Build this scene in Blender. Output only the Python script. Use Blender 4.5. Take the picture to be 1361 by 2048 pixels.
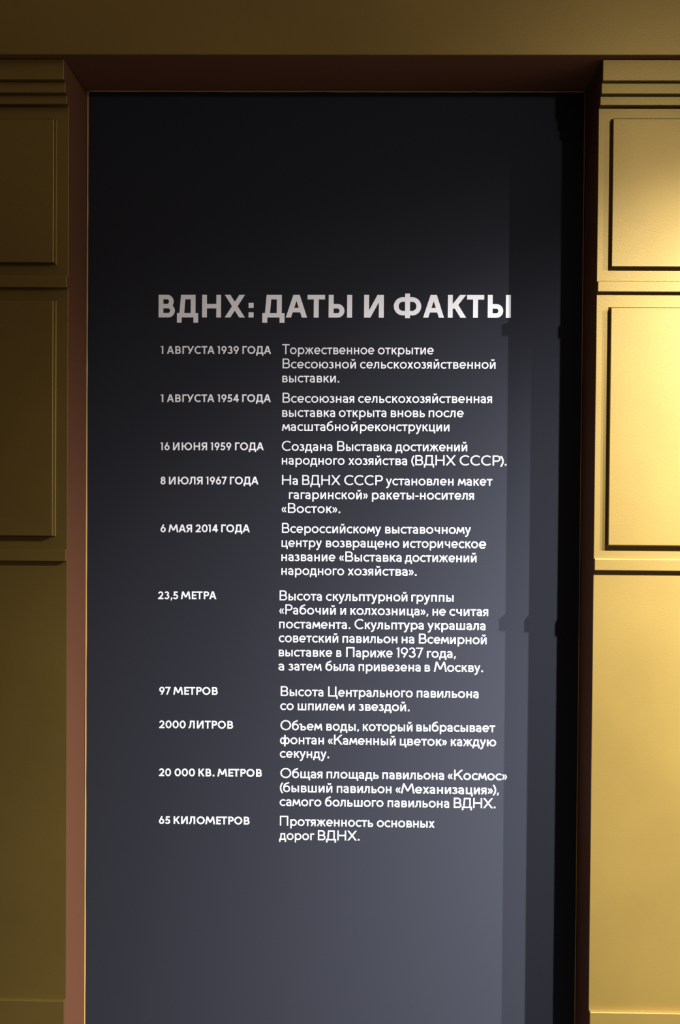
import bpy, bmesh, math, random
from mathutils import Matrix, Vector

# ------------------------------------------------------------ camera, world, lights, exposure
for o in list(bpy.data.objects): bpy.data.objects.remove(o)
SC = bpy.context.scene
COL = SC.collection
cam_d = bpy.data.cameras.new('camera')
cam_d.sensor_fit = 'VERTICAL'; cam_d.sensor_height = 24.0; cam_d.lens = 3000.0/2048*24.0
cam = bpy.data.objects.new('camera', cam_d); COL.objects.link(cam)
YAW, PIT, ROL = 0.02303115, -0.02216535, -0.00736586
rot = (Matrix.Rotation(YAW, 3, 'Z') @ Matrix.Rotation(PIT, 3, 'X') @ Matrix.Rotation(ROL, 3, 'Y'))
cam.matrix_world = Matrix.Translation((0, -3.0, 1.6)) @ (rot @ Matrix.Rotation(math.pi/2, 3, 'X')).to_4x4()
cam_d.clip_start = 0.05
SC.camera = cam

SC.view_settings.view_transform = 'Standard'; SC.view_settings.look = 'None'
SC.view_settings.gamma = 1.0; SC.view_settings.use_curve_mapping = False
SC.view_settings.exposure = 0.0

world = bpy.data.worlds.new('world'); SC.world = world; world.use_nodes = True
bg = world.node_tree.nodes['Background']
bg.inputs['Color'].default_value = (1.0, 0.76, 0.55, 1); bg.inputs['Strength'].default_value = 0.325

def spot(name, loc, aim, power, half, blend, color):
    d = bpy.data.lights.new(name, 'SPOT'); d.energy = power; d.spot_size = math.radians(2*half)
    d.spot_blend = blend; d.shadow_soft_size = 0.012; d.color = color
    o = bpy.data.objects.new(name, d); COL.objects.link(o); o.location = loc
    o.rotation_euler = (Vector(aim)-Vector(loc)).to_track_quat('-Z', 'Y').to_euler()
    return o
# three track spots in a row, in front of the wall and to the right

spot('spot_light', (0.761, -1.514, 2.437), (0.885, 0.0, -0.200), 418, 51.7, 1.0, (1.0, 0.99, 0.975))
spot('spot_light', (1.230, -1.587, 2.437), (1.958, 0.0, 0.392), 1775, 55.7, 1.0, (1.0, 0.99, 0.975))
spot('spot_light', (1.616, -1.606, 2.437), (0.837, 0.0, -0.600), 935, 56.4, 1.0, (1.0, 0.96, 0.92))
# light spilling round the nearest lamp's beam
d = bpy.data.lights.new('lamp_spill', 'POINT'); d.energy = 21; d.shadow_soft_size = 0.02; d.color = (1.0, 0.95, 0.85)
o = bpy.data.objects.new('lamp_spill', d); COL.objects.link(o); o.location = (0.761, -1.514, 2.437)

# ------------------------------------------------------------ helpers
def newmat(name):
    m = bpy.data.materials.new(name); m.use_nodes = True
    return m, m.node_tree, m.node_tree.nodes['Principled BSDF']
def bump(nt, bsdf, scale, strength, dist, detail=4, stretch=None):
    tc = nt.nodes.new('ShaderNodeTexCoord'); nz = nt.nodes.new('ShaderNodeTexNoise')
    nz.inputs['Scale'].default_value = scale; nz.inputs['Detail'].default_value = detail
    src = tc.outputs['Object']
    if stretch:
        mp = nt.nodes.new('ShaderNodeMapping'); mp.inputs['Scale'].default_value = stretch
        nt.links.new(src, mp.inputs['Vector']); src = mp.outputs['Vector']
    nt.links.new(src, nz.inputs['Vector'])
    b = nt.nodes.new('ShaderNodeBump'); b.inputs['Strength'].default_value = strength; b.inputs['Distance'].default_value = dist
    nt.links.new(nz.outputs['Fac'], b.inputs['Height']); nt.links.new(b.outputs['Normal'], bsdf.inputs['Normal'])
    return tc, nz
def gold(name, seed):
    m, nt, b = newmat(name)
    b.inputs['Metallic'].default_value = GOLD_METAL; b.inputs['Roughness'].default_value = GOLD_ROUGH
    b.inputs['Specular IOR Level'].default_value = 0.4
    tc, nz = bump(nt, b, 620, 0.22, 0.0005)
    n2 = nt.nodes.new('ShaderNodeTexNoise'); n2.inputs['Scale'].default_value = 5 + seed; n2.inputs['Detail'].default_value = 5
    nt.links.new(tc.outputs['Object'], n2.inputs['Vector'])
    r = nt.nodes.new('ShaderNodeValToRGB')
    r.color_ramp.elements[0].position = .3; r.color_ramp.elements[0].color = tuple(c*.92 for c in GOLD)+(1,)
    r.color_ramp.elements[1].position = .7; r.color_ramp.elements[1].color = tuple(min(1, c*1.06) for c in GOLD)+(1,)
    nt.links.new(n2.outputs['Fac'], r.inputs['Fac']); nt.links.new(r.outputs['Color'], b.inputs['Base Color'])
    return m
def plain(name, col, rough, scale=300, st=.2, dist=.0004, spec=.5):
    m, nt, b = newmat(name)
    b.inputs['Base Color'].default_value = col+(1,); b.inputs['Roughness'].default_value = rough
    b.inputs['Specular IOR Level'].default_value = spec
    bump(nt, b, scale, st, dist)
    return m
GOLD = (0.148, 0.099, 0.0235); GOLD_METAL = 0.60; GOLD_ROUGH = 0.40
M_GOLD = gold('gold_paint', 0)
M_GILT = plain('gilt_edging', (0.36, 0.215, 0.055), .45, 500)
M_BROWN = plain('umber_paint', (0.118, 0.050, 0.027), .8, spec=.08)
M_NAVY = plain('navy_matte_paint', (0.0160, 0.0177, 0.0255), .85, 220, .25, .0004, .12)
M_VINYL = plain('white_vinyl', (0.76, 0.775, 0.85), .55, 100, .03, .0002, .3)
M_WALL = plain('dark_plaster', (0.05, 0.045, 0.04), .8)
M_FLOOR = plain('dark_floor', (0.045, 0.04, 0.038), .45, 60, .1, .001)

def link(name, bm, mats, parent=None):
    me = bpy.data.meshes.new(name); bm.to_mesh(me); bm.free()
    for m in (mats if isinstance(mats, (list, tuple)) else [mats]): me.materials.append(m)
    o = bpy.data.objects.new(name, me); COL.objects.link(o)
    if parent: o.parent = parent; o.matrix_parent_inverse = Matrix.Translation(-parent.location)
    return o
def block(x0, x1, y0, y1, z0, z1, bev=0.0012, seg=2, bm=None):
    b = bmesh.new()
    vs = [b.verts.new((x, y, z)) for x in (x0, x1) for y in (y0, y1) for z in (z0, z1)]
    for f in ((0,1,3,2),(4,6,7,5),(0,4,5,1),(2,3,7,6),(0,2,6,4),(1,5,7,3)): b.faces.new([vs[i] for i in f])
    bmesh.ops.recalc_face_normals(b, faces=b.faces)
    if bev: bmesh.ops.bevel(b, geom=list(b.edges), offset=bev, segments=seg, affect='EDGES', profile=.5)
    return b
def raised(x0, x1, z0, z1):
    """raised field with an eased front arris and a small cove round its foot"""
    bm = bmesh.new(); rings = []
    for off, y in ((.0024, -.1765), (.0022, -.1774), (.0012, -.1782), (.0003, -.1794), (0, -.1805), (0, -.1928), (-.0004, -.1937), (-.0013, -.1942)):
        rings.append([bm.verts.new(c) for c in ((x0-off, y, z0-off), (x1+off, y, z0-off), (x1+off, y, z1+off), (x0-off, y, z1+off))])
    for a, b in zip(rings, rings[1:]):
        for k in range(4): bm.faces.new((a[k], a[(k+1) % 4], b[(k+1) % 4], b[k]))
    bm.faces.new(rings[-1]); bm.faces.new(rings[0][::-1])
    bmesh.ops.recalc_face_normals(bm, faces=bm.faces)
    return bm
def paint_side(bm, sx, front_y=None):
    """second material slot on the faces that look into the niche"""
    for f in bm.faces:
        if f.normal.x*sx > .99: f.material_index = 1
def root(name, label, cat, loc, group=None):
    o = bpy.data.objects.new(name, None); COL.objects.link(o); o.location = loc; o.empty_display_size = .1
    o['label'] = label; o['category'] = cat
    if group: o['group'] = group
    bpy.context.view_layer.update()
    return o

# ------------------------------------------------------------ the setting
XL, XR, ZL = -0.5805, 0.4120, 2.3720        # the niche's two sides and its soffit
def struct(name, bm, m):
    o = link(name, bm, m); o['kind'] = 'structure'; return o
struct('floor', block(-1.48, 2.4, -6.0, 0.14, -0.05, 0.0, 0), M_FLOOR)
struct('ambient_blocker_left', block(-1.58, -1.48, -6.0, 0.14, -0.05, 3.1, 0), M_WALL)  # unseen dark slab, added to block ambient light from the left
struct('wall_back', block(-1.48, 2.4, 0.0205, 0.14, 0.0, 3.1, 0), M_WALL)

# ------------------------------------------------------------ pilasters and lintel
def pilaster(side, loc_x, x_in, x_out, label, zc, zb, zp, pl, dirn):
    """side +1: niche lies to the +x of it (left pilaster)"""
    r = root('gold_pilaster', label, 'pilaster', (loc_x, -0.08, 0.0), 'gold pilasters flanking the niche')
    a, b = min(x_in, x_out), max(x_in, x_out)
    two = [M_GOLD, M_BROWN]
    def seg(name, y, z0, z1, lo=a, hi=b, bev=.0012, yb=None):
        bm = block(lo, hi, y, -0.1772 if yb is None else yb, z0, z1, bev)
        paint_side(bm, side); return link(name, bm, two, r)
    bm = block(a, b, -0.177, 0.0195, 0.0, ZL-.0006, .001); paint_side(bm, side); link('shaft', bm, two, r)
    seg('capital_step', -0.224, zc[0], ZL-.0006)
    seg('capital_step', -0.210, zc[1], zc[0])
    seg('capital_step', -0.195, zc[2], zc[1])
    for z0, z1 in zb: seg('band_moulding', -0.191, z0, z1)
    inn = x_in - side*0.0246; out = x_out + side*0.0246
    for z0, z1 in zp: link('raised_panel', raised(min(inn, out), max(inn, out), z0, z1), M_GOLD, r)
    seg('plinth', -0.192, 0.0, pl, bev=.0016)
    return r
pilaster(1, -0.79, XL, -1.0, 'dim bronze-gold panelled pilaster left of the dark text panel', (2.3335, 2.3130, 2.2957),
         ((1.9546, 1.9771), (1.4407, 1.4633)), ((2.0009, 2.2686), (1.4883, 1.9300)), 0.6071, 1)
pilaster(-1, 0.62, XR, 0.83, 'brightly lit gold panelled pilaster right of the dark text panel', (2.3325, 2.3122, 2.2948),
         ((1.9513, 1.9717), (1.4324, 1.4543)), ((1.9974, 2.2716), (1.4797, 1.9224)), 0.6015, -1)
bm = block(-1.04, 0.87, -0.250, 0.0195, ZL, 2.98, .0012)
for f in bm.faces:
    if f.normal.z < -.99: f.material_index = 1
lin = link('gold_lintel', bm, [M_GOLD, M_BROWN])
lin['label'] = 'wide plain gold lintel beam spanning both pilasters above the dark niche'; lin['category'] = 'lintel'

# ------------------------------------------------------------ text panel with its gold edging
PZ1 = 2.3712
pan = root('text_panel', 'tall dark navy exhibition panel with white lettering of dates and facts, set in the niche', 'text panel', ((XL+XR)/2, 0.01, 0))
link('board', block(XL+.0008, XR-.0008, 0.0, 0.0195, 0.0, PZ1, .0006), M_NAVY, pan)
random.seed(4)
def bead(pts, w, d):
    """thin uneven strip closing the joint between board and niche, along pts (x,z)"""
    bm = bmesh.new(); n = len(pts); ring = []
    for i, (x, z, ww) in enumerate(pts):
        if w == 'x': q = [(x, -.0002, z), (x, -d, z), (x+ww, -d*.5, z), (x+ww*1.15, -.0002, z)]
        else: q = [(x, -.0002, z), (x, -d, z), (x, -d*.5, z-ww), (x, -.0002, z-ww*1.15)]
        ring.append([bm.verts.new(c) for c in q])
    for i in range(n-1):
        for k in range(4):
            bm.faces.new((ring[i][k], ring[i][(k+1) % 4], ring[i+1][(k+1) % 4], ring[i+1][k]))
    bm.faces.new(ring[0]); bm.faces.new(ring[-1][::-1])
    bmesh.ops.recalc_face_normals(bm, faces=bm.faces)
    return bm
def run(z0, z1, n): return [z0+(z1-z0)*i/n for i in range(n+1)]
link('edge_strip', bead([(XL+.0010, z, .0016+.0006*random.random()+(.0016 if 2.055 < z < 2.085 else 0)) for z in run(0.001, PZ1-.001, 60)], 'x', .0030), M_GILT, pan)
link('edge_strip', bead([(XR-.0010, z, -(.0010+.0004*random.random())) for z in run(0.001, PZ1-.001, 60)], 'x', .0020), M_GILT, pan)
link('edge_strip', bead([(x, PZ1-.0003, .0017+.0006*random.random()) for x in run(XL+.004, XR-.004, 50)], 'z', .0018), M_GILT, pan)

# ------------------------------------------------------------ lettering (cut vinyl, every stroke drawn here)
class Pen:
    def __init__(s, H, w): s.H, s.w, s.hw, s.p = H, w, w*.92, []
    def poly(s, *pts): s.p.append(list(pts))
    def rect(s, x0, y0, x1, y1): s.poly((x0, y0), (x1, y0), (x1, y1), (x0, y1))
    def V(s, x, y0=0, y1=None): s.rect(x, y0, x+s.w, s.H if y1 is None else y1)
    def B(s, y, x0, x1): s.rect(x0, y, x1, y+s.hw)
    def D(s, xa, ya, xb, yb, k=1.0):
        L = math.hypot(xb-xa, yb-ya); h = .5*s.w*k*L/abs(yb-ya)
        s.poly((xa-h, ya), (xa+h, ya), (xb+h, yb), (xb-h, yb))
    def A(s, cx, cy, rx, ry, a0, a1, n=None):
        n = n or max(4, int(abs(a1-a0)/9)); P = []
        for i in range(n+1):
            t = math.radians(a0+(a1-a0)*i/n); c, q = math.cos(t), math.sin(t)
            P.append(((cx+rx*c, cy+ry*q), (cx+(rx-s.w)*c, cy+(ry-s.hw)*q)))
        for a, b in zip(P, P[1:]): s.poly(a[0], b[0], b[1], a[1])
    def bowl(s, x0, x1, y0, y1):                 # D shape, round on the x1 side
        sg = 1 if x1 > x0 else -1; ry = (y1-y0)/2; rx = min(ry, abs(x1-x0)); c = x1-sg*rx
        s.rect(min(x0, c), y1-s.hw, max(x0, c), y1); s.rect(min(x0, c), y0, max(x0, c), y0+s.hw)
        s.A(c, y0+ry, rx, ry, *((-90, 90) if sg > 0 else (90, 270)))
    def path(s, pts, k=1.0):
        w = s.w*k/2; L, R = [], []
        for i, p in enumerate(pts):
            a = pts[max(i-1, 0)]; b = pts[min(i+1, len(pts)-1)]
            dx, dy = b[0]-a[0], b[1]-a[1]; l = math.hypot(dx, dy); nx, ny = -dy/l*w, dx/l*w
            L.append((p[0]+nx, p[1]+ny)); R.append((p[0]-nx, p[1]-ny))
        for i in range(len(pts)-1): s.poly(R[i], R[i+1], L[i+1], L[i])

def cap(c, g):
    H, w, hw = g.H, g.w, g.hw
    def W(r): return r*H
    if c == 'В': x = W(.74); g.V(0); g.bowl(w*.5, x*.93, .5*H-hw*.5, H); g.bowl(w*.5, x, 0, .5*H+hw*.5); return x, 'S', 'R'
    if c == 'Д':
        x = W(.97); g.B(0, 0, x); g.rect(0, -.23*H, w, hw*.5); g.rect(x-w, -.23*H, x, hw*.5)
        g.V(x*.87-w, hw*.5); g.B(H-hw, x*.19, x*.87-w*.5); g.D(x*.12+w*.45, hw*.5, x*.19+w*.5, H); return x, 'T', 'T'
    if c == 'Н': x = W(.86); g.V(0); g.V(x-w); g.B(.5*H-hw*.5, w*.5, x-w*.5); return x, 'S', 'S'
    if c == 'Х':
        x = W(.93); h = w*.62; g.D(h, 0, x-h, H); g.D(x-h, 0, h, H); return x, 'D', 'D'
    if c == 'А':
        x = W(.94); h = w*.55; m = w*.12; g.D(h, 0, x/2-m, H); g.D(x-h, 0, x/2+m, H)
        g.B(.23*H, x*.2, x*.8); return x, 'D', 'D'
    if c == 'Т': x = W(.76); g.V(x/2-w/2); g.B(H-hw, 0, x); return x, 'D', 'D'
    if c == 'Ы': x = W(1.02); g.V(0); g.bowl(w*.5, x*.675, 0, .6*H); g.V(x-w); return x, 'S', 'S'
    if c == 'И': x = W(.865); g.V(0); g.V(x-w); g.D(w*.75, 0, x-w*.75, H, .95); return x, 'S', 'S'
    if c == 'Ф': x = W(1.22); g.bowl(x/2, 0, .1*H, .9*H); g.bowl(x/2, x, .1*H, .9*H); g.rect(x/2-w/2, -.02*H, x/2+w/2, 1.06*H); return x, 'R', 'R'
    if c == 'К': x = W(.82); h = w*.6; g.V(0); g.D(w*.9, .40*H, x-h-.02*H, H); g.D(x-h, 0, x*.38, .6*H); return x, 'S', 'D'
    if c == 'Г': x = W(.60); g.V(0); g.B(H-hw, w*.5, x); return x, 'S', 'D'
    if c == 'У': x = W(.92); h = w*.57; g.D(x*.3, 0, x-h, H); g.D(h, H, x*.5, .27*H); return x, 'D', 'D'
    if c == 'С': g.A(.52*H, .5*H, .52*H, .51*H, 48, 312); return W(.90), 'R', 'D'
    if c == 'О': g.A(.52*H, .5*H, .52*H, .51*H, 0, 360, 40); return W(1.04), 'R', 'R'
    if c == 'Ю': g.V(0); g.B(.5*H-hw/2, w*.5, .4*H); g.A(.87*H, .5*H, .5*H, .51*H, 0, 360, 40); return W(1.37), 'S', 'R'
    if c == 'Л':
        x = W(.80); g.V(x-w); g.B(H-hw, x*.22, x-w*.5); g.path([(x*.22+w*.5, H), (x*.22+w*.42, .55*H), (x*.2+w*.3, .25*H), (x*.12+w*.1, .11*H), (0, .07*H)]); return x, 'D', 'S'
    if c == 'Я': x = W(.76); g.V(x-w); g.bowl(x-w*.5, .01*H, .40*H, H); g.D(w*.6, 0, x*.52, .45*H); return x, 'D', 'S'
    if c == 'М':
        x = W(1.27); h = w*.53; g.D(h, 0, x*.2, H); g.D(x*.2, H, x*.5, .22*H); g.D(x*.5, .22*H, x*.8, H); g.D(x*.8, H, x-h, 0); return x, 'D', 'D'
    if c == 'Е': x = W(.62); g.V(0); g.B(0, w*.5, x); g.B(H-hw, w*.5, x); g.B(.5*H-hw/2, w*.5, x*.94); return x, 'S', 'D'
    if c == 'Р': x = W(.70); g.V(0); g.bowl(w*.5, x, .38*H, H); return x, 'S', 'D'
    if c == 'П': x = W(.84); g.V(0); g.V(x-w); g.B(H-hw, w*.5, x-w*.5); return x, 'S', 'S'
    if c == 'Ц': x = W(.95); g.V(0); g.V(x*.86-w); g.B(0, w*.5, x); g.rect(x-w, -.23*H, x, hw*.5); return x, 'S', 'T'
    # figures
    if c == '1': x = W(.14)+w; g.V(x-w); g.poly((0, .83*H), (x-w*.7, .9*H), (x-w*.7, H), (0, .83*H+hw*.8)); return x, 'D', 'S'
    if c == '9': x = W(.72); g.A(x/2, .66*H, x/2, .35*H, 0, 360, 30); g.D(x*.42, 0, x-w*.62, .60*H); return x, 'R', 'R'
    if c == '6': x = W(.72); g.A(x/2, .34*H, x/2, .35*H, 0, 360, 30); g.D(w*.62, .40*H, x*.58, H); return x, 'R', 'R'
    if c == '3': x = W(.68); g.A(x*.47, .735*H, x*.46, .275*H, 160, -90); g.A(x*.48, .295*H, x*.52, .305*H, 90, -160); return x, 'R', 'R'
    if c == '5': x = W(.68); g.B(H-hw, x*.16, x*.92); g.D(x*.08+w*.5, .42*H, x*.16+w*.5, H); g.A(x*.45, .32*H, x*.55, .33*H, 140, -150); return x, 'R', 'R'
    if c == '4': x = W(.84); g.V(x*.84-w); g.B(.2*H, w*.3, x); g.D(w*.75, .2*H, x*.84-w*.75, H); return x, 'D', 'D'
    if c == '8': x = W(.70); g.A(x/2, .74*H, x*.44, .27*H, 0, 360, 28); g.A(x/2, .3*H, x/2, .31*H, 0, 360, 28); return x, 'R', 'R'
    if c == '7': x = W(.72); g.B(H-hw, 0, x); g.D(x*.34, 0, x-w*.6, H); return x, 'D', 'D'
    if c == '2': x = W(.74); g.A(x*.48, .68*H, x*.47, .33*H, 170, -35); g.D(w*.75, hw*.4, x*.80, .56*H); g.B(0, 0, x); return x, 'R', 'R'
    if c == '0': x = W(.82); g.A(x/2, .5*H, x/2, .51*H, 0, 360, 36); return x, 'R', 'R'
    if c == '(': g.A(1.0*H, .42*H, 1.0*H, .9*H, 142, 218, 14); return W(.26), 'D', 'D'
    if c == ')': g.A(-.74*H, .42*H, 1.0*H, .9*H, 38, -38, 14); return W(.26), 'D', 'D'
    return None

def low(c, g):
    H, w, hw = g.H, g.w, g.hw
    def W(r): return r*H
    tail = -.26*H
    if c == 'а':
        x = W(.76); g.V(x-w, 0, .62*H); g.A(x*.47, .64*H, x*.53, .37*H, 0, 155)
        rx = x*.5; g.A(rx, .3*H, rx, .31*H, 60, 300); g.B(.61*H-hw, rx*1.2, x-w*.5); g.B(-.01*H, rx*1.2, x-w*.5); return x, 'R', 'S'
    if c == 'б':
        x = W(1.0); g.A(x/2, .5*H, x/2, .51*H, 0, 360, 32)
        g.path([(w*.5, .5*H), (w*.55, .8*H), (x*.17, 1.05*H), (x*.33, 1.25*H), (x*.55, 1.34*H), (x*.82, 1.45*H)]); return x, 'R', 'R'
    if c == 'в': x = W(.80); g.V(0); g.bowl(w*.5, x*.93, .5*H-hw*.5, H); g.bowl(w*.5, x, 0, .5*H+hw*.5); return x, 'S', 'R'
    if c == 'г': x = W(.60); g.V(0); g.B(H-hw, w*.5, x); return x, 'S', 'D'
    if c == 'д':
        x = W(1.05); g.B(0, 0, x); g.rect(0, -.31*H, w, hw*.5); g.rect(x-w, -.31*H, x, hw*.5)
        g.V(x*.86-w, hw*.5); g.B(H-hw, x*.2, x*.86-w*.5); g.D(x*.12+w*.45, hw*.5, x*.2+w*.5, H); return x, 'T', 'T'
    if c == 'е':
        x = W(.98); g.A(x/2, .5*H, x/2, .51*H, -2, 318, 30); g.B(.5*H-hw*.6, w*.5, x-w*.3); return x, 'R', 'R'
    if c == 'ж':
        x = W(1.38); h = w*.62; g.V(x/2-w/2)
        g.D(x/2+w*.2, .45*H, x-h*1.2, H, .92); g.D(x-h, 0, x*.66, .58*H, .92); g.D(x/2-w*.2, .45*H, h*1.2, H, .92); g.D(h, 0, x*.34, .58*H, .92); return x, 'D', 'D'
    if c == 'з': x = W(.74); g.A(x*.45, .745*H, x*.47, .265*H, 150, -90); g.A(x*.46, .29*H, x*.54, .30*H, 90, -150); return x, 'D', 'R'
    if c in 'ий':
        x = W(.83); g.V(0); g.V(x-w); g.D(w*.72, 0, x-w*.72, H, .95)
        if c == 'й': g.A(x/2, 1.43*H, x*.33, .27*H, 190, 350, 12)
        return x, 'S', 'S'
    if c == 'к': x = W(.82); h = w*.62; g.V(0); g.D(w*.9, .40*H, x-h*1.1, H); g.D(x-h, 0, x*.4, .6*H); return x, 'S', 'D'
    if c == 'л':
        x = W(.86); g.V(x-w); g.B(H-hw, x*.24, x-w*.5); g.path([(x*.24+w*.5, H), (x*.24+w*.42, .55*H), (x*.22+w*.3, .27*H), (x*.13, .11*H), (0, .08*H)]); return x, 'D', 'S'
    if c == 'м':
        x = W(1.22); h = w*.55; g.D(h, 0, x*.2, H); g.D(x*.2, H, x*.5, .22*H); g.D(x*.5, .22*H, x*.8, H); g.D(x*.8, H, x-h, 0); return x, 'D', 'D'
    if c == 'н': x = W(.81); g.V(0); g.V(x-w); g.B(.5*H-hw*.5, w*.5, x-w*.5); return x, 'S', 'S'
    if c == 'о': x = W(1.03); g.A(x/2, .5*H, x/2, .51*H, 0, 360, 32); return x, 'R', 'R'
    if c == 'п': x = W(.80); g.V(0); g.V(x-w); g.B(H-hw, w*.5, x-w*.5); return x, 'S', 'S'
    if c == 'р': x = W(.99); g.V(0, -.38*H, H*.98); g.A(x*.5, .5*H, x*.5, .51*H, 0, 360, 32); return x, 'S', 'R'
    if c == 'с': x = W(.86); g.A(.51*H, .5*H, .51*H, .51*H, 46, 314, 26); return x, 'R', 'D'
    if c == 'т': x = W(.82); g.V(x/2-w/2); g.B(H-hw, 0, x); return x, 'D', 'D'
    if c == 'у':
        x = W(.90); h = w*.55; g.D(h, H, x*.5, .12*H); g.path([(x-h, H), (x*.5, .04*H), (x*.40, -.2*H), (x*.32, -.31*H), (x*.2, -.36*H), (x*.08, -.33*H)]); return x, 'D', 'D'
    if c == 'ф': x = W(1.42); g.A(x*.27, .5*H, x*.27, .51*H, 0, 360, 28); g.A(x*.73, .5*H, x*.27, .51*H, 0, 360, 28); g.rect(x/2-w/2, -.36*H, x/2+w/2, 1.38*H); return x, 'R', 'R'
    if c == 'х': x = W(.88); h = w*.66; g.D(h, 0, x-h*1.1, H); g.D(x-h, 0, h*1.1, H); return x, 'D', 'D'
    if c == 'ц': x = W(.94); g.V(0); g.V(x*.86-w); g.B(0, w*.5, x); g.rect(x-w, -.31*H, x, hw*.5); return x, 'S', 'T'
    if c == 'ч': x = W(.78); g.V(x-w); g.V(0, .68*H); g.A(.33*H, .70*H, .33*H, .36*H, 180, 270, 8); g.B(.34*H, .32*H, x-w*.5); return x, 'S', 'S'
    if c == 'ш': x = W(1.26); g.V(0); g.V(x/2-w/2); g.V(x-w); g.B(0, w*.5, x-w*.5); return x, 'S', 'S'
    if c == 'щ': x = W(1.38); y = W(1.26); g.V(0); g.V(y/2-w/2); g.V(y-w); g.B(0, w*.5, x); g.rect(x-w, -.31*H, x, hw*.5); return x, 'S', 'T'
    if c == 'ъ': x = W(.98); g.B(H-hw, 0, x*.3); g.V(x*.2); g.bowl(x*.2+w*.5, x, 0, .6*H); return x, 'D', 'R'
    if c == 'ы': x = W(1.06); g.V(0); g.bowl(w*.5, x*.68, 0, .6*H); g.V(x-w); return x, 'S', 'S'
    if c == 'ь': x = W(.76); g.V(0); g.bowl(w*.5, x, 0, .6*H); return x, 'S', 'R'
    if c == 'ю': g.V(0); g.B(.5*H-hw/2, w*.5, .45*H); g.A(.86*H, .5*H, .5*H, .51*H, 0, 360, 32); return W(1.36), 'S', 'R'
    if c == 'я': x = W(.76); g.V(x-w); g.bowl(x-w*.5, .01*H, .40*H, H); g.D(w*.6, 0, x*.52, .45*H); return x, 'D', 'S'
    if c == '«':
        for q in (0, .32): g.path([((q+.28)*H, .86*H), (q*H+w*.4, .49*H), ((q+.28)*H, .12*H)], .85)
        return W(.66), 'R', 'R'
    if c == '»':
        for q in (0, .32): g.path([(q*H+w*.3, .86*H), ((q+.28)*H, .49*H), (q*H+w*.3, .12*H)], .85)
        return W(.66), 'R', 'R'
    if c == '-': g.B(.42*H, 0, .5*H); return W(.5), 'R', 'R'
    return None

SB = {'S': .145, 'R': .065, 'D': .015, 'T': .03}
STYLE = {'title': (.0452, .0098, None, None), 'date': (.0155, .0030, None, None), 'body': (.0198, .00250, .0132, .00250)}
def word(kind, text):
    """-> natural width and glyph polygons, both starting at x = 0"""
    H, w, xh, xw = STYLE[kind]; x = 0; out = []; prev = None
    if text == 'E': text, xh, xw = 'е', xh*1.13, xw*1.15      # one letter stuck on a little larger
    U = xh or H; wl = xw or w
    for ch in text:
        if ch in '.:,':
            g = Pen(U, wl); s = wl*1.18
            if ch == ',': g.poly((-.1*s, -.75*s), (.45*s, -.75*s), (s*1.05, s), (.1*s, s))
            else: g.rect(0, 0, s, s)
            if ch == ':': s = wl*1.05; g.p = []; g.rect(0, 0, s, s); g.rect(0, .42*H, s, .42*H+s)
            wd, a, b = s, 'S', 'D'; sc = U
        else:
            g = Pen(H, w); sc = H; r = cap(ch, g)
            if r is None: g = Pen(U, wl); sc = U; r = low(ch, g)
            wd, a, b = r
        sb = SB[a]*(sc if sc < H or not xh else sc*.8)
        if prev is not None: x += prev+sb
        if prev is not None and text[len(out)-1]+ch in ('ГО', 'ТА', 'УС', 'АТ', 'РА', 'ГУ'): x -= .02*sc
        out.append([[(px+x, pz) for px, pz in q] for q in g.p])
        x += wd; prev = SB[b]*(sc if sc < H or not xh else sc*.8)
    return x, out
def lettering(kind, name, z0, z1, words):
    """one part per printed line; the large heading letters are parts one by one"""
    bm = bmesh.new(); X0, X1 = words[0][1], words[-1][2]
    for text, a, b in words:
        wn, gl = word(kind, text); k = (b-a)/wn
        zoff = -.0011 if text == 'E' else 0
        for polys in gl:
            if kind == 'title': bm = bmesh.new()
            xs = [p[0] for q in polys for p in q]; gx = a+k*(min(xs)+max(xs))/2
            zb = z0+(z1-z0)*(gx-X0)/(X1-X0)+zoff
            for i, q in enumerate(polys):
                y = -.00022-.000004*i; m = len(q)
                ar = sum(q[j][0]*q[(j+1) % m][1]-q[(j+1) % m][0]*q[j][1] for j in range(m))
                if ar < 0: q = q[::-1]
                f = [bm.verts.new((a+k*px, y, zb+pz)) for px, pz in q]
                r = [bm.verts.new((a+k*px, -.00001, zb+pz)) for px, pz in q]
                bm.faces.new(f)
                for j in range(m): bm.faces.new((f[(j+1) % m], f[j], r[j], r[(j+1) % m]))
            if kind == 'title': link(name, bm, M_VINYL, pan)['label'] = 'large bold white heading character'
    if kind != 'title':
        link(name, bm, M_VINYL, pan)['label'] = 'white lettering' if kind == 'body' else 'small bold white capitals'
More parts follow.
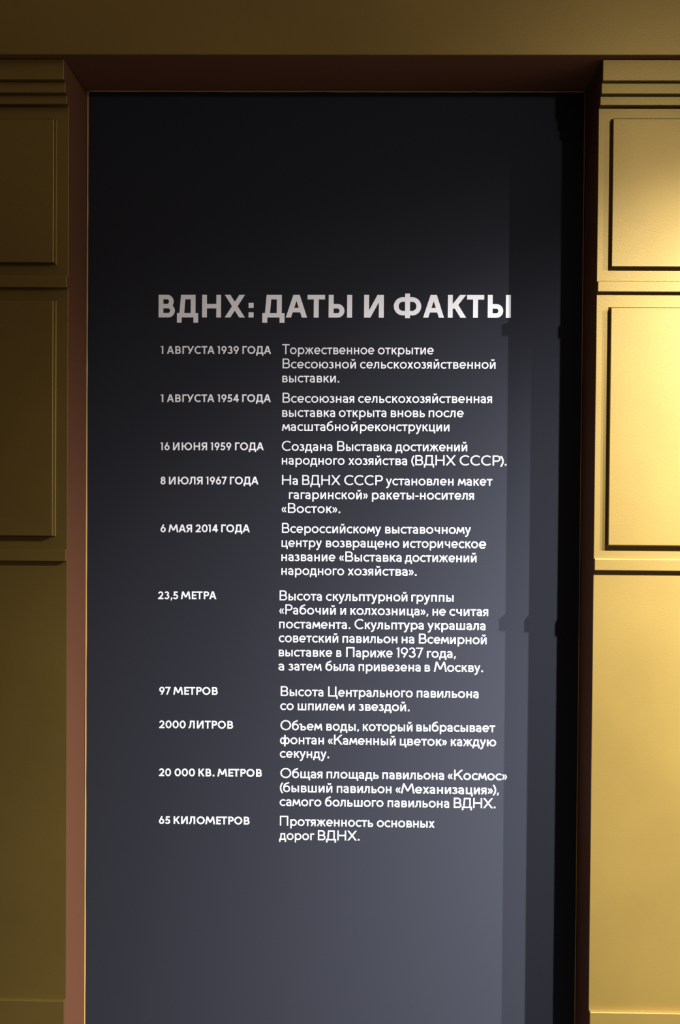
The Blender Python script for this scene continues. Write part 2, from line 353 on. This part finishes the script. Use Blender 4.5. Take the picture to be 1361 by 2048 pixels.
LINES = [
    ('title', 1.9200, 1.9227, [('ВДНХ:', -0.4354, -0.2449), ('ДАТЫ', -0.2273, -0.0479), ('И', -0.0240, 0.0153), ('ФАКТЫ', 0.0352, 0.2680)]),
    ('date', 1.8473, 1.8485, [('1', -0.4305, -0.4255), ('АВГУСТА', -0.4183, -0.3227), ('1939', -0.3169, -0.2740), ('ГОДА', -0.2668, -0.2094)]),
    ('date', 1.7509, 1.7523, [('1', -0.4303, -0.4250), ('АВГУСТА', -0.4179, -0.3226), ('1954', -0.3162, -0.2734), ('ГОДА', -0.2667, -0.2092)]),
    ('date', 1.6546, 1.6560, [('16', -0.4302, -0.4119), ('ИЮНЯ', -0.4052, -0.3365), ('1959', -0.3294, -0.2880), ('ГОДА', -0.2805, -0.2228)]),
    ('date', 1.5860, 1.5875, [('8', -0.4299, -0.4197), ('ИЮЛЯ', -0.4130, -0.3451), ('1967', -0.3384, -0.2966), ('ГОДА', -0.2904, -0.2330)]),
    ('date', 1.4900, 1.4915, [('6', -0.4294, -0.4189), ('МАЯ', -0.4134, -0.3659), ('2014', -0.3589, -0.3140), ('ГОДА', -0.3072, -0.2498)]),
    ('date', 1.3555, 1.3566, [('23,5', -0.4338, -0.3933), ('МЕТРА', -0.3877, -0.3163)]),
    ('date', 1.1633, 1.1640, [('97', -0.4304, -0.4076), ('МЕТРОВ', -0.4022, -0.3125)]),
    ('date', 1.0954, 1.0961, [('2000', -0.4304, -0.3768), ('ЛИТРОВ', -0.3709, -0.2812)]),
    ('date', 0.9986, 0.9996, [('20', -0.4302, -0.4059), ('000', -0.3986, -0.3574), ('КВ.', -0.3504, -0.3183), ('МЕТРОВ', -0.3121, -0.2227)]),
    ('date', 0.9019, 0.9028, [('65', -0.4298, -0.4071), ('КИЛОМЕТРОВ', -0.4001, -0.2468)]),
    ('body', 1.8481, 1.8492, [('Торжественное', -0.1871, -0.0030), ('открытие', 0.0042, 0.1155)]),
    ('body', 1.8197, 1.8213, [('Всесоюзной', -0.1861, -0.0396), ('сельскохозяйственной', -0.0312, 0.2388)]),
    ('body', 1.7919, 1.7922, [('выставки.', -0.1865, -0.0725)]),
    ('body', 1.7513, 1.7531, [('Всесоюзная', -0.1857, -0.0423), ('сельскохозяйственная', -0.0345, 0.2325)]),
    ('body', 1.7229, 1.7244, [('выставка', -0.1863, -0.0804), ('открыта', -0.0729, 0.0220), ('вновь', 0.0311, 0.0991), ('после', 0.1066, 0.1763)]),
    ('body', 1.6950, 1.6964, [('масштабно', -0.1867, -0.0525), ('й', -0.0482, -0.0353), ('реконструкции', -0.0302, 0.1480)]),
    ('body', 1.6551, 1.6566, [('Создана', -0.1865, -0.0855), ('Выставка', -0.0757, 0.0331), ('достижений', 0.0406, 0.1839)]),
    ('body', 1.6275, 1.6288, [('народного', -0.1863, -0.0607), ('хозяйства', -0.0532, 0.0643), ('(ВДНХ', 0.0728, 0.1611), ('СССР).', 0.1692, 0.2626)]),
    ('body', 1.5870, 1.5885, [('На', -0.1857, -0.1541), ('ВДНХ', -0.1452, -0.0688), ('СССР', -0.0610, 0.0161), ('установлен', 0.0222, 0.1574), ('макет', 0.1659, 0.2347)]),
    ('body', 1.5589, 1.5601, [('гагаринской»', -0.1715, -0.0139), ('ракеты-носителя', -0.0052, 0.1982)]),
    ('body', 1.5309, 1.5313, [('«Восток».', -0.1862, -0.0687)]),
    ('body', 1.4909, 1.4917, [('Всероссийскому', -0.1851, 0.0134), ('выставочному', 0.0218, 0.1930)]),
    ('body', 1.4626, 1.4635, [('центру', -0.1857, -0.1051), ('возвращено', -0.0967, 0.0500), ('историческо', 0.0580, 0.2073), ('E', 0.2094, 0.2236)]),
    ('body', 1.4345, 1.4351, [('название', -0.1858, -0.0777), ('«Выставка', -0.0699, 0.0547), ('достижений', 0.0617, 0.2046)]),
    ('body', 1.4066, 1.4071, [('народного', -0.1856, -0.0601), ('хозяйства».', -0.0529, 0.0851)]),
    ('body', 1.3555, 1.3557, [('Высота', -0.1889, -0.1044), ('скульптурной', -0.0959, 0.0670), ('группы', 0.0754, 0.1595)]),
    ('body', 1.3275, 1.3279, [('«Рабочий', -0.1894, -0.0761), ('и', -0.0669, -0.0557), ('колхозница»,', -0.0467, 0.1092), ('не', 0.1179, 0.1443), ('считая', 0.1516, 0.2288)]),
    ('body', 1.2992, 1.2996, [('постамента.', -0.1895, -0.0468), ('Скульптура', -0.0381, 0.1002), ('украшала', 0.1080, 0.2235)]),
    ('body', 1.2714, 1.2715, [('советский', -0.1901, -0.0709), ('павильон', -0.0620, 0.0476), ('на', 0.0566, 0.0814), ('Всемирной', 0.0912, 0.2262)]),
    ('body', 1.2428, 1.2432, [('выставке', -0.1899, -0.0826), ('в', -0.0742, -0.0642), ('Париже', -0.0545, 0.0384), ('1937', 0.0465, 0.0996), ('года,', 0.1074, 0.1649)]),
    ('body', 1.2147, 1.2155, [('а', -0.1905, -0.1794), ('затем', -0.1704, -0.1037), ('была', -0.0958, -0.0381), ('привезена', -0.0293, 0.0945), ('в', 0.1031, 0.1137), ('Москву.', 0.1216, 0.2193)]),
    ('body', 1.1631, 1.1631, [('Высота', -0.1855, -0.1000), ('Центрального', -0.0901, 0.0793), ('павильона', 0.0877, 0.2111)]),
    ('body', 1.1349, 1.1352, [('со', -0.1864, -0.1595), ('шпилем', -0.1510, -0.0573), ('и', -0.0486, -0.0369), ('звездой.', -0.0284, 0.0731)]),
    ('body', 1.0944, 1.0951, [('Объем', -0.1856, -0.1014), ('воды,', -0.0930, -0.0278), ('который', -0.0200, 0.0793), ('выбрасывает', 0.0877, 0.2450)]),
    ('body', 1.0663, 1.0665, [('фонтан', -0.1863, -0.0981), ('«Каменный', -0.0898, 0.0460), ('цветок»', 0.0546, 0.1484), ('каждую', 0.1568, 0.2472)]),
    ('body', 1.0387, 1.0387, [('секунду.', -0.1864, -0.0875)]),
    ('body', 0.9979, 0.9985, [('Общая', -0.1852, -0.1007), ('площадь', -0.0920, 0.0124), ('павильона', 0.0200, 0.1434), ('«Космос»', 0.1512, 0.2696)]),
    ('body', 0.9694, 0.9699, [('(бывший', -0.1859, -0.0806), ('павильон', -0.0714, 0.0381), ('«Механизация»),', 0.0468, 0.2537)]),
    ('body', 0.9414, 0.9421, [('самого', -0.1862, -0.1025), ('большого', -0.0947, 0.0223), ('павильона', 0.0311, 0.1542), ('ВДНХ.', 0.1637, 0.2470)]),
    ('body', 0.9014, 0.9011, [('Протяженность', -0.1855, 0.0020), ('основных', 0.0098, 0.1255)]),
    ('body', 0.8729, 0.8732, [('дорог', -0.1867, -0.1161), ('ВДНХ.', -0.1088, -0.0253)]),
]
NAMES = {'title': 'heading_letter', 'date': 'date_lettering', 'body': 'text_lettering'}
for kind, z0, z1, words in LINES: lettering(kind, NAMES[kind], z0, z1, words)
